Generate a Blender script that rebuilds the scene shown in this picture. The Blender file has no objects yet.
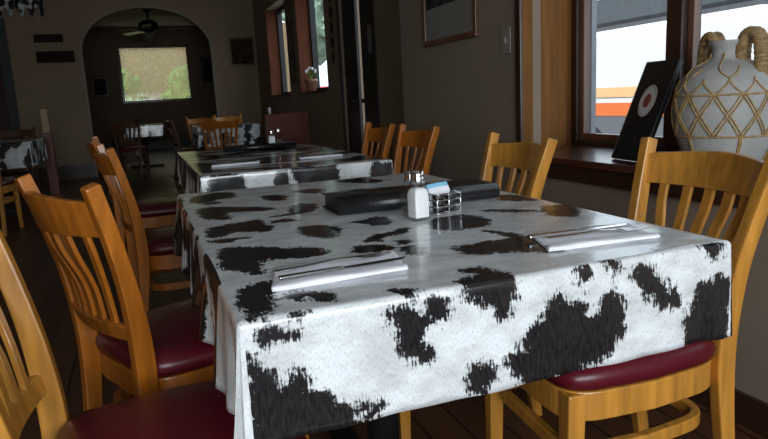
import bpy, bmesh, math, random
import numpy as np
from mathutils import Vector, Matrix, noise
random.seed(7)
PI = math.pi
scene = bpy.context.scene
col = scene.collection

# ------------------------------------------------------------------ materials
def new_mat(name):
    m = bpy.data.materials.new(name); m.use_nodes = True
    nt = m.node_tree; nt.nodes.clear()
    out = nt.nodes.new('ShaderNodeOutputMaterial'); b = nt.nodes.new('ShaderNodeBsdfPrincipled')
    nt.links.new(b.outputs[0], out.inputs[0])
    return m, nt, b
def c4(c): return (c[0], c[1], c[2], 1)
def mat(name, c, rough=.5, metal=0, var=.12, scale=8, stretch=(1,1,1), bump=0, bscale=60, spec=.5, coat=0):
    m, nt, b = new_mat(name)
    tc = nt.nodes.new('ShaderNodeTexCoord'); mp = nt.nodes.new('ShaderNodeMapping')
    mp.inputs['Scale'].default_value = stretch
    n = nt.nodes.new('ShaderNodeTexNoise'); n.inputs['Scale'].default_value = scale; n.inputs['Detail'].default_value = 5
    r = nt.nodes.new('ShaderNodeValToRGB')
    r.color_ramp.elements[0].position = .3; r.color_ramp.elements[1].position = .7
    r.color_ramp.elements[0].color = c4([v*(1-var) for v in c]); r.color_ramp.elements[1].color = c4([min(1, v*(1+var)) for v in c])
    L = nt.links.new
    L(tc.outputs['Object'], mp.inputs[0]); L(mp.outputs[0], n.inputs[0]); L(n.outputs[0], r.inputs[0]); L(r.outputs[0], b.inputs['Base Color'])
    b.inputs['Roughness'].default_value = rough; b.inputs['Metallic'].default_value = metal
    b.inputs['Specular IOR Level'].default_value = spec
    b.inputs['Coat Weight'].default_value = coat; b.inputs['Coat Roughness'].default_value = .15
    if bump:
        n2 = nt.nodes.new('ShaderNodeTexNoise'); n2.inputs['Scale'].default_value = bscale
        bp = nt.nodes.new('ShaderNodeBump'); bp.inputs['Strength'].default_value = bump; bp.inputs['Distance'].default_value = .01
        L(mp.outputs[0], n2.inputs[0]); L(n2.outputs[0], bp.inputs['Height']); L(bp.outputs[0], b.inputs['Normal'])
    return m
def wood(name, c, rough=.32, var=.28, stretch=(14, 14, 1.2), scale=3.2, coat=.25, spec=.5):
    return mat(name, c, rough, 0, var, scale, stretch, bump=.05, bscale=8, coat=coat, spec=spec)
M = {}
M['amber'] = wood('dimmed_honey_wood', (.43, .135, .013))  # same finish as honey; the dimmer light is put into the colour
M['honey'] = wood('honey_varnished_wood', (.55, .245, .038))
M['red_wood'] = wood('red_stained_wood', (.16, .03, .012))
M['old_wood'] = wood('pale_worn_wood', (.42, .26, .11))
M['dark_chair'] = wood('dark_and_dimmed_wood', (.10, .045, .02))
M['panel'] = wood('niche_plywood', (.20, .083, .022), rough=.8, spec=.12, stretch=(6, 6, .6), scale=4, coat=0)
M['trim'] = wood('dark_trim_wood', (.045, .018, .011), rough=.35, coat=.2)
M['sash'] = wood('brown_sash_wood', (.16, .07, .035), rough=.4)
M['sill'] = wood('sill_wood', (.085, .026, .013), rough=.28, stretch=(8, 1, 8), coat=.5)
M['vinyl'] = mat('maroon_vinyl', (.105, .006, .014), rough=.33, var=.08, bump=.05, bscale=30)
M['wall'] = mat('tan_plaster', (.26, .20, .15), rough=.8, var=.06, scale=3, bump=.15, bscale=25)
M['wall_far'] = mat('warm_plaster', (.30, .215, .14), rough=.8, var=.06, scale=2, bump=.15, bscale=25)
M['ceil'] = mat('ceiling_paint', (.42, .40, .37), rough=.85, var=.05)
M['black'] = mat('black_paint', (.012, .011, .011), rough=.45)
M['leather'] = mat('black_leatherette', (.010, .010, .012), rough=.30, var=.1, bump=.12, bscale=120)
M['paper'] = mat('white_paper', (.82, .84, .9), rough=.7, var=.02)
M['linen'] = mat('white_napkin', (.85, .86, .92), rough=.75, var=.03, bump=.1, bscale=90)
M['steel'] = mat('polished_steel', (.75, .75, .76), rough=.16, metal=1, var=.05)
M['chrome'] = mat('chrome', (.8, .8, .82), rough=.1, metal=1, var=.02)
M['salt'] = mat('salt_grains', (.9, .9, .9), rough=.9, var=.03, scale=200)
M['pepper'] = mat('pepper_grains', (.10, .08, .065), rough=.9, var=.5, scale=400)
M['packet_white'] = mat('white_packet_paper', (.75, .77, .8), rough=.6, var=.03)
M['packet_blue'] = mat('blue_packet_paper', (.22, .50, .68), rough=.6, var=.05)
M['red_curtain'] = mat('dark_red_panel', (.045, .012, .010), rough=.6)
M['door'] = mat('black_door_paint', (.012, .010, .009), rough=.4)
M['plate'] = mat('ivory_plastic', (.27, .25, .21), rough=.4, var=.02)
M['rope'] = mat('natural_rope', (.50, .32, .13), rough=.85, var=.3, scale=60, bump=.6, bscale=250)
M['wicker'] = mat('wound_cane', (.36, .235, .10), rough=.6, var=.4, scale=25, stretch=(1, 1, 6), bump=.8, bscale=60)
M['clay'] = mat('chalky_clay', (.41, .405, .385), rough=.7, var=.1, scale=14, bump=.25, bscale=45)
M['iron'] = mat('black_iron', (.02, .02, .02), rough=.5, metal=.6)
M['asphalt'] = mat('pale_concrete', (.36, .36, .36), rough=.9, scale=20)
M['white_car'] = mat('white_car_paint', (.85, .86, .88), rough=.2, var=.01)
M['orange'] = mat('orange_decal', (.85, .20, .06), rough=.4, var=.03)
M['yellow'] = mat('amber_decal', (.90, .55, .28), rough=.4, var=.03)
M['rubber'] = mat('tyre_rubber', (.03, .03, .033), rough=.8)
M['grey_car'] = mat('grey_car_paint', (.16, .17, .19), rough=.3, var=.03)
M['red_car'] = mat('red_car_paint', (.55, .04, .03), rough=.3, var=.03)
M['stucco_grey'] = mat('grey_stucco', (.42, .44, .47), rough=.9)
M['dark_roof'] = mat('dark_awning', (.06, .07, .08), rough=.8)
M['leaf'] = mat('hedge_leaves', (.16, .32, .06), rough=.7, var=.6, scale=7)
M['pale_leaf'] = mat('pale_tree_leaves', (.22, .30, .22), rough=.7, var=.5, scale=4)
M['fence'] = mat('brown_fence', (.30, .20, .11), rough=.85, var=.25, scale=6, stretch=(5, 1, 1))
M['terracotta'] = mat('terracotta', (.40, .20, .12), rough=.8)
M['petal'] = mat('white_petals', (.8, .8, .75), rough=.7)
M['mat_board'] = mat('picture_mat_board', (.22, .20, .18), rough=.8, var=.03)
M['photo_dark'] = mat('dark_photograph', (.04, .036, .032), rough=.8, var=.7, scale=14, spec=.15)
M['brown_print'] = mat('brown_print', (.055, .028, .022), rough=.9, var=.7, scale=12, spec=.1)
M['gold_print'] = mat('ochre_print', (.18, .12, .05), rough=.6, var=.5, scale=12)
M['steel_dark'] = mat('dark_bronze', (.05, .04, .035), rough=.4, metal=.7)
M['lit_blade'] = mat('lit_fan_blade', (.55, .52, .48), rough=.5)  # for a single blade: the light falling on it is put into the colour
M['matte_dark'] = mat('matte_dark_board', (.03, .018, .013), rough=.9, spec=.1)
M['jamb'] = wood('reddish_jamb_wood', (.14, .042, .018), rough=.7, coat=0, spec=.2)
M['brown_hole'] = mat('plum_stripe', (.07, .06, .07), rough=.6)

def glass_mat():
    m, nt, b = new_mat('window_glass')
    nt.nodes.remove(b); out = nt.nodes['Material Output']
    t = nt.nodes.new('ShaderNodeBsdfTransparent'); g = nt.nodes.new('ShaderNodeBsdfGlossy'); g.inputs['Roughness'].default_value = .03
    t.inputs[0].default_value = (.93, .96, .97, 1)
    mx = nt.nodes.new('ShaderNodeMixShader'); mx.inputs[0].default_value = .06
    nt.links.new(t.outputs[0], mx.inputs[1]); nt.links.new(g.outputs[0], mx.inputs[2]); nt.links.new(mx.outputs[0], out.inputs[0])
    return m
M['glass'] = glass_mat()
def screen_mat():
    m, nt, b = new_mat('woven_shade')
    out = nt.nodes['Material Output']
    t = nt.nodes.new('ShaderNodeBsdfTransparent'); tl = nt.nodes.new('ShaderNodeBsdfTranslucent'); tl.inputs[0].default_value = (.62, .50, .30, 1)
    tc = nt.nodes.new('ShaderNodeTexCoord'); n = nt.nodes.new('ShaderNodeTexNoise'); n.inputs['Scale'].default_value = 9
    r = nt.nodes.new('ShaderNodeValToRGB'); r.color_ramp.elements[0].position = .35; r.color_ramp.elements[1].position = .65
    r.color_ramp.elements[0].color = (.30, .30, .30, 1); r.color_ramp.elements[1].color = (.55, .55, .55, 1)
    nt.nodes.remove(b)
    mx = nt.nodes.new('ShaderNodeMixShader'); L = nt.links.new
    L(tc.outputs['Object'], n.inputs[0]); L(n.outputs[0], r.inputs[0]); L(r.outputs[0], mx.inputs[0]); L(t.outputs[0], mx.inputs[1]); L(tl.outputs[0], mx.inputs[2]); L(mx.outputs[0], out.inputs[0])
    return m
M['screen'] = screen_mat()
def jar_glass():
    m, nt, b = new_mat('clear_shaker_glass')
    nt.nodes.remove(b); out = nt.nodes['Material Output']
    t = nt.nodes.new('ShaderNodeBsdfTransparent'); g = nt.nodes.new('ShaderNodeBsdfGlossy'); g.inputs['Roughness'].default_value = .05
    t.inputs[0].default_value = (.95, .96, .96, 1)
    f = nt.nodes.new('ShaderNodeLayerWeight'); f.inputs[0].default_value = .12
    mx = nt.nodes.new('ShaderNodeMixShader'); L = nt.links.new
    L(f.outputs['Facing'], mx.inputs[0]); L(t.outputs[0], mx.inputs[1]); L(g.outputs[0], mx.inputs[2]); L(mx.outputs[0], out.inputs[0])
    return m
M['jar'] = jar_glass()

def plank_mat():
    m, nt, b = new_mat('dark_floor_boards')
    L = nt.links.new
    tc = nt.nodes.new('ShaderNodeTexCoord'); mp = nt.nodes.new('ShaderNodeMapping'); mp.inputs['Rotation'].default_value = (0, 0, PI/2)
    br = nt.nodes.new('ShaderNodeTexBrick'); br.inputs['Scale'].default_value = 1
    br.inputs['Brick Width'].default_value = 1.4; br.inputs['Row Height'].default_value = .12; br.inputs['Mortar Size'].default_value = .004
    br.inputs['Color1'].default_value = (.15, .062, .030, 1); br.inputs['Color2'].default_value = (.095, .038, .019, 1); br.inputs['Mortar'].default_value = (.01, .006, .004, 1)
    n = nt.nodes.new('ShaderNodeTexNoise'); n.inputs['Scale'].default_value = 6; n.inputs['Detail'].default_value = 6
    mx = nt.nodes.new('ShaderNodeMix'); mx.data_type = 'RGBA'; mx.blend_type = 'MULTIPLY'; mx.inputs[0].default_value = .5
    L(tc.outputs['Object'], mp.inputs[0]); L(mp.outputs[0], br.inputs[0]); L(mp.outputs[0], n.inputs[0])
    L(br.outputs[0], mx.inputs[6]); L(n.outputs[0], mx.inputs[7]); L(mx.outputs[2], b.inputs['Base Color'])
    b.inputs['Roughness'].default_value = .38
    return m
M['floor'] = plank_mat()

def cow_mat():
    m, nt, b = new_mat('cowhide_print_vinyl')
    L = nt.links.new; N = nt.nodes.new
    uv = N('ShaderNodeUVMap'); uv.uv_map = 'sheet'
    at = N('ShaderNodeAttribute'); at.attribute_name = 'patch'
    # ragged hair edge: two streaky noises pushing the patch border
    mp1 = N('ShaderNodeMapping'); mp1.inputs['Scale'].default_value = (300, 60, 1); mp1.inputs['Rotation'].default_value = (0, 0, .5)
    n1 = N('ShaderNodeTexNoise'); n1.inputs['Scale'].default_value = 1; n1.inputs['Detail'].default_value = 4
    mp2 = N('ShaderNodeMapping'); mp2.inputs['Scale'].default_value = (34, 44, 1)
    n2 = N('ShaderNodeTexNoise'); n2.inputs['Scale'].default_value = 1; n2.inputs['Detail'].default_value = 6; n2.inputs['Roughness'].default_value = .7
    def math_(op, a, c=None, v=None):
        q = N('ShaderNodeMath'); q.operation = op
        L(a, q.inputs[0])
        if c is not None: L(c, q.inputs[1])
        if v is not None: q.inputs[1].default_value = v
        return q.outputs[0]
    for mp in (mp1, mp2): L(uv.outputs[0], mp.inputs[0])
    L(mp1.outputs[0], n1.inputs[0]); L(mp2.outputs[0], n2.inputs[0])
    a = math_('MULTIPLY', math_('SUBTRACT', n1.outputs[0], v=.5), v=.036)
    c = math_('MULTIPLY', math_('SUBTRACT', n2.outputs[0], v=.5), v=.062)
    s = math_('ADD', math_('ADD', at.outputs['Fac'], a), c)
    k = N('ShaderNodeMapRange'); k.inputs['From Min'].default_value = -.0032; k.inputs['From Max'].default_value = .0032
    L(s, k.inputs[0])
    # short dark hairs scattered over the white
    mp3 = N('ShaderNodeMapping'); mp3.inputs['Scale'].default_value = (900, 190, 1); mp3.inputs['Rotation'].default_value = (0, 0, .35)
    n3 = N('ShaderNodeTexNoise'); n3.inputs['Scale'].default_value = 1; n3.inputs['Detail'].default_value = 2
    L(uv.outputs[0], mp3.inputs[0]); L(mp3.outputs[0], n3.inputs[0])
    r3 = N('ShaderNodeValToRGB'); r3.color_ramp.elements[0].position = .27; r3.color_ramp.elements[1].position = .46
    r3.color_ramp.elements[0].color = (.40, .45, .50, 1); r3.color_ramp.elements[1].color = (.82, .85, .87, 1)
    L(n3.outputs[0], r3.inputs[0])
    r4 = N('ShaderNodeValToRGB'); r4.color_ramp.elements[0].position = .35; r4.color_ramp.elements[1].position = .7
    r4.color_ramp.elements[0].color = (.007, .007, .008, 1); r4.color_ramp.elements[1].color = (.026, .025, .027, 1)
    L(n1.outputs[0], r4.inputs[0])
    mx = N('ShaderNodeMix'); mx.data_type = 'RGBA'
    mp6 = N('ShaderNodeMapping'); mp6.inputs['Scale'].default_value = (13, 22, 1)
    n6 = N('ShaderNodeTexNoise'); n6.inputs['Scale'].default_value = 1; n6.inputs['Detail'].default_value = 6; n6.inputs['Roughness'].default_value = .65
    r6 = N('ShaderNodeValToRGB'); r6.color_ramp.elements[0].position = .38; r6.color_ramp.elements[1].position = .6
    r6.color_ramp.elements[0].color = (.74, .735, .715, 1); r6.color_ramp.elements[1].color = (1, 1, 1, 1)
    L(uv.outputs[0], mp6.inputs[0]); L(mp6.outputs[0], n6.inputs[0]); L(n6.outputs[0], r6.inputs[0])
    m6 = N('ShaderNodeMix'); m6.data_type = 'RGBA'; m6.blend_type = 'MULTIPLY'; m6.inputs[0].default_value = 1
    L(r3.outputs[0], m6.inputs[6]); L(r6.outputs[0], m6.inputs[7])
    L(k.outputs[0], mx.inputs[0]); L(m6.outputs[2], mx.inputs[6]); L(r4.outputs[0], mx.inputs[7]); L(mx.outputs[2], b.inputs['Base Color'])
    b.inputs['Roughness'].default_value = .19; b.inputs['Specular IOR Level'].default_value = .75; b.inputs['Coat Weight'].default_value = .25; b.inputs['Coat Roughness'].default_value = .08
    mp5 = N('ShaderNodeMapping'); mp5.inputs['Scale'].default_value = (9, 14, 1)
    n5 = N('ShaderNodeTexNoise'); n5.inputs['Scale'].default_value = 1; n5.inputs['Detail'].default_value = 3
    L(uv.outputs[0], mp5.inputs[0]); L(mp5.outputs[0], n5.inputs[0])
    bp = N('ShaderNodeBump'); bp.inputs['Strength'].default_value = .15; bp.inputs['Distance'].default_value = .012
    L(n5.outputs[0], bp.inputs['Height']); L(bp.outputs[0], b.inputs['Normal'])
    return m
M['cow'] = cow_mat()

# ------------------------------------------------------------------ helpers
def link(name, bm, m, parent=None, smooth=False, bevel=0, seg=2):
    me = bpy.data.meshes.new(name); bmesh.ops.recalc_face_normals(bm, faces=bm.faces[:]); bm.to_mesh(me); bm.free()
    o = bpy.data.objects.new(name, me); col.objects.link(o)
    for mm in (m if isinstance(m, (list, tuple)) else [m]): me.materials.append(mm)
    if smooth:
        for p in me.polygons: p.use_smooth = True
    if parent: o.parent = parent
    if bevel:
        md = o.modifiers.new('bevel', 'BEVEL'); md.width = bevel; md.segments = seg; md.limit_method = 'ANGLE'; md.angle_limit = .6
    return o
def root(name, loc=(0, 0, 0), rz=0):
    o = bpy.data.objects.new(name, None); col.objects.link(o); o.location = loc; o.rotation_euler = (0, 0, rz); o.empty_display_size = .1
    return o
def tag(o, label, cat, group=None, kind=None):
    o['label'] = label; o['category'] = cat
    if group: o['group'] = group
    if kind: o['kind'] = kind
    return o
def struct(name, bm, m, bevel=0, smooth=False, label=None):
    o = link(name, bm, m, bevel=bevel, smooth=smooth); o['kind'] = 'structure'
    if label: o['label'] = label
    return o
def box(bm, x0, x1, y0, y1, z0, z1, mi=0):
    v = [bm.verts.new((x, y, z)) for z in (z0, z1) for x, y in ((x0, y0), (x1, y0), (x1, y1), (x0, y1))]
    for f in ((0, 3, 2, 1), (4, 5, 6, 7), (0, 1, 5, 4), (1, 2, 6, 5), (2, 3, 7, 6), (3, 0, 4, 7)):
        q = bm.faces.new([v[i] for i in f]); q.material_index = mi
def B(*boxes):
    bm = bmesh.new()
    for b in boxes: box(bm, *b)
    return bm
def prism(bm, pts, z0, z1):           # pts: (x, y) outline
    a = [bm.verts.new((x, y, z0)) for x, y in pts]; b = [bm.verts.new((x, y, z1)) for x, y in pts]; n = len(pts)
    bm.faces.new(a[::-1]); bm.faces.new(b)
    for i in range(n): bm.faces.new((a[i], a[(i+1) % n], b[(i+1) % n], b[i]))
def prismv(bm, pts, y0, y1):          # pts: (x, z) outline, extruded along y
    a = [bm.verts.new((x, y0, z)) for x, z in pts]; b = [bm.verts.new((x, y1, z)) for x, z in pts]; n = len(pts)
    bm.faces.new(a); bm.faces.new(b[::-1])
    for i in range(n): bm.faces.new((a[i], a[(i+1) % n], b[(i+1) % n], b[i]))
def sweep(bm, path, wd, side, closed=False):
    """rectangular section swept along path; wd[i] = (width along side, depth across)"""
    n = len(path); P = [Vector(p) for p in path]; rings = []
    for i in range(n):
        a = P[(i-1) % n] if (closed or i > 0) else P[i]; b = P[(i+1) % n] if (closed or i < n-1) else P[i]
        t = (b - a).normalized(); s = side(i) if callable(side) else Vector(side)
        s = (s - t * s.dot(t)).normalized(); d = t.cross(s)
        w, h = wd(i) if callable(wd) else wd
        rings.append([bm.verts.new(P[i] + s*w/2*q + d*h/2*r) for q, r in ((-1, -1), (1, -1), (1, 1), (-1, 1))])
    m = n if closed else n-1
    for i in range(m):
        A, C = rings[i], rings[(i+1) % n]
        for j in range(4): bm.faces.new((A[j], A[(j+1) % 4], C[(j+1) % 4], C[j]))
    if not closed: bm.faces.new(rings[0][::-1]); bm.faces.new(rings[-1])
def tube(bm, path, r, seg=8, closed=False):
    n = len(path); P = [Vector(p) for p in path]; rings = []; s = None
    for i in range(n):
        a = P[(i-1) % n] if (closed or i > 0) else P[i]; b = P[(i+1) % n] if (closed or i < n-1) else P[i]
        t = (b - a).normalized()
        if s is None: s = t.orthogonal().normalized()
        s = (s - t*s.dot(t)).normalized(); d = t.cross(s); rr = r(i) if callable(r) else r
        rings.append([bm.verts.new(P[i] + (s*math.cos(k*2*PI/seg) + d*math.sin(k*2*PI/seg))*rr) for k in range(seg)])
    m = n if closed else n-1
    for i in range(m):
        A, C = rings[i], rings[(i+1) % n]
        for j in range(seg): bm.faces.new((A[j], A[(j+1) % seg], C[(j+1) % seg], C[j]))
    if not closed: bm.faces.new(rings[0][::-1]); bm.faces.new(rings[-1])
def lathe(bm, prof, seg=32, cx=0, cy=0, sx=1, sy=1):
    rings = [[bm.verts.new((cx + r*sx*math.cos(k*2*PI/seg), cy + r*sy*math.sin(k*2*PI/seg), z)) for k in range(seg)] for r, z in prof]
    for A, C in zip(rings, rings[1:]):
        for j in range(seg): bm.faces.new((A[j], A[(j+1) % seg], C[(j+1) % seg], C[j]))
    bm.faces.new(rings[0][::-1]); bm.faces.new(rings[-1])
def lerp_path(pts, n):                # catmull-rom through pts
    P = [Vector(p) for p in pts]; P = [2*P[0]-P[1]] + P + [2*P[-1]-P[-2]]; out = []
    for i in range(1, len(P)-2):
        for k in range(n):
            t = k/n; a, b, c, d = P[i-1:i+3]
            out.append(.5*((2*b) + (c-a)*t + (2*a-5*b+4*c-d)*t*t + (3*b-a-3*c+d)*t**3))
    out.append(P[-2]); return out
def kids(o): return [c for c in list(col.objects) if c.parent == o]
def copy_tree(o, parent=None):
    c = o.copy(); col.objects.link(c)
    if parent: c.parent = parent
    for ch in kids(o): copy_tree(ch, c)
    return c
def set_mats(r, old, new):            # same shapes, another wood tone
    for ch in kids(r):
        if ch.data and ch.data.materials[0] == old:
            ch.data = ch.data.copy(); ch.data.materials[0] = new
        set_mats(ch, old, new)

# ------------------------------------------------------------------ chair (faces +X)
def make_chair(wd_):
    r = root('dining_chair')
    # seat pad
    bm = bmesh.new(); N = 48; rings = []
    def outline(k, s):
        a = k*2*PI/N; ca, sa = math.cos(a), math.sin(a); e = .30
        x = abs(ca)**e*math.copysign(1, ca)*.207; y = abs(sa)**e*math.copysign(1, sa)
        y *= .205 if x > 0 else .205 + .03*(x/.207)
        return ((x*s + .008), y*s)
    for s, z in ((.93, .425), (.985, .432), (1, .448), (.985, .462), (.93, .474), (.8, .482), (.55, .487), (.25, .489)):
        rings.append([bm.verts.new((*outline(k, s), z)) for k in range(N)])
    for A, C in zip(rings, rings[1:]):
        for j in range(N): bm.faces.new((A[j], A[(j+1) % N], C[(j+1) % N], C[j]))
    bm.faces.new(rings[0][::-1]); bm.faces.new(rings[-1])
    link('seat', bm, M['vinyl'], r, smooth=True)
    bm = bmesh.new()
    sweep(bm, [(*outline(k, .93), .395) for k in range(N)], (.062, .02), (0, 0, 1), closed=True)
    link('apron', bm, wd_, r, bevel=.003)
    bm = bmesh.new()
    sweep(bm, [(*outline(k, .86), .285) for k in range(N)], (.03, .02), (0, 0, 1), closed=True)
    link('stretcher', bm, wd_, r, bevel=.003)
    for sgn in (-1, 1):
        bm = bmesh.new()
        sweep(bm, [(.190, sgn*.176, 0), (.188, sgn*.176, .2), (.184, sgn*.176, .424)], lambda i: ((.03, .036, .04)[i],)*2, (1, 0, 0))
        link('leg', bm, wd_, r, bevel=.004)
        bm = bmesh.new()
        pts = lerp_path([(-.255, sgn*.150, 0), (-.222, sgn*.152, .22), (-.203, sgn*.155, .43), (-.214, sgn*.165, .60), (-.245, sgn*.182, .75), (-.282, sgn*.199, .880)], 5)
        sweep(bm, pts, lambda i: (.031, .032 + .014*math.exp(-((pts[i].z-.45)/.2)**2)), (0, 1, 0))
        link('leg', bm, wd_, r, bevel=.004)
    def rail(z0, z1, hw, bow, crest, xm, th=.02):
        bm = bmesh.new(); rg = []; K = 17
        for i in range(K):
            t = -1 + 2*i/(K-1); y = t*hw; x = xm - bow*(1-t*t); zt = z1 + crest*(math.cos(t*PI)+1)/2 - (.004 if abs(t) > .99 else 0)
            lean = -.26*(zt - z0)
            rg.append([bm.verts.new(p) for p in ((x-th/2, y, z0), (x+th/2, y, z0), (x+th/2+lean, y, zt), (x-th/2+lean, y, zt))])
        for A, C in zip(rg, rg[1:]):
            for j in range(4): bm.faces.new((A[j], A[(j+1) % 4], C[(j+1) % 4], C[j]))
        bm.faces.new(rg[0][::-1]); bm.faces.new(rg[-1]); return bm
    link('top_rail', rail(.770, .846, .188, .048, .010, -.250), wd_, r, bevel=.003)
    link('lower_rail', rail(.528, .566, .160, .022, 0, -.210), wd_, r, bevel=.003)
    for k in range(5):
        t = (k-2)/2; bm = bmesh.new()
        y0 = t*.098; y1 = t*.128; b0 = .022*(1-(t*.6)**2); b1 = .048*(1-(t*.66)**2)
        pts = lerp_path([(-.212-b0, y0, .545), (-.222-b0-.004, y0*.9+y1*.1, .64), (-.238-b1, y1*.9+y0*.1, .73), (-.256-b1, y1, .80)], 4)
        sweep(bm, pts, (.027, .010), (0, 1, 0))
        link('slat', bm, wd_, r, bevel=.002)
    return r
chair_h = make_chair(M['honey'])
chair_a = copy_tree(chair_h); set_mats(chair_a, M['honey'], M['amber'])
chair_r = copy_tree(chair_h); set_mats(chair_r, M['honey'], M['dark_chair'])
used = set()
def place_chair(proto, x, y, deg, label, group):
    o = proto if proto not in used else copy_tree(proto); used.add(proto)
    o.location = (x, y, 0); o.rotation_euler = (0, 0, math.radians(deg)); tag(o, label, 'chair', group); return o
GR = 'dining chairs along the row of tables'
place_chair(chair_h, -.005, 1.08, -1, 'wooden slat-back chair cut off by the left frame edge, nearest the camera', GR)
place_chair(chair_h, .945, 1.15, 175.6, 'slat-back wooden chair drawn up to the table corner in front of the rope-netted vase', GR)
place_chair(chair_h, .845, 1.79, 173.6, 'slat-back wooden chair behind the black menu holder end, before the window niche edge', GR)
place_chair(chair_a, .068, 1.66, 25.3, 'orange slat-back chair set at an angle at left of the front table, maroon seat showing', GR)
place_chair(chair_a, .135, 2.93, 8, 'orange-toned chair at left, nearer of the overlapping pair behind the turned-out chair', GR)
place_chair(chair_a, .04, 3.98, 3, 'orange-toned chair at left mostly hidden behind its neighbour, maroon seat by the second table', GR)
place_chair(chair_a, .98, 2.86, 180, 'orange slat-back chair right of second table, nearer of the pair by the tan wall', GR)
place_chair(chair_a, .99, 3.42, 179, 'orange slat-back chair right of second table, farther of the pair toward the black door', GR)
# far tables
G2 = 'chairs around the far table by the arch'
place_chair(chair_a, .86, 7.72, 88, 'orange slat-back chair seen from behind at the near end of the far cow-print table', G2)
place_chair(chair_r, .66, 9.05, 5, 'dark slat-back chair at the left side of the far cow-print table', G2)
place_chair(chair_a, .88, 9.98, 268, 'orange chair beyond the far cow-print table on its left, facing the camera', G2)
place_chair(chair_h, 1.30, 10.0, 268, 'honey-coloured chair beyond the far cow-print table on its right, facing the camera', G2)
G3 = 'chairs in the dim left half of the room'
place_chair(chair_h, -1.32, 6.55, 85, 'pale-legged chair in shadow in front of the dim cow-print table at far left', G3)
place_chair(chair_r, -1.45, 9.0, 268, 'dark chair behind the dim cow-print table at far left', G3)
place_chair(chair_r, -.14, 10.4, 80, 'slat-back chair darkened for the dim light, standing in front of the arch beside the dark wall end', G3)  # honey finish swapped for dark wood; dimness painted into the colour
place_chair(chair_r, -.25, 13.1, 200, 'dark chair seen through the arch below its left picture', G3)

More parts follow.
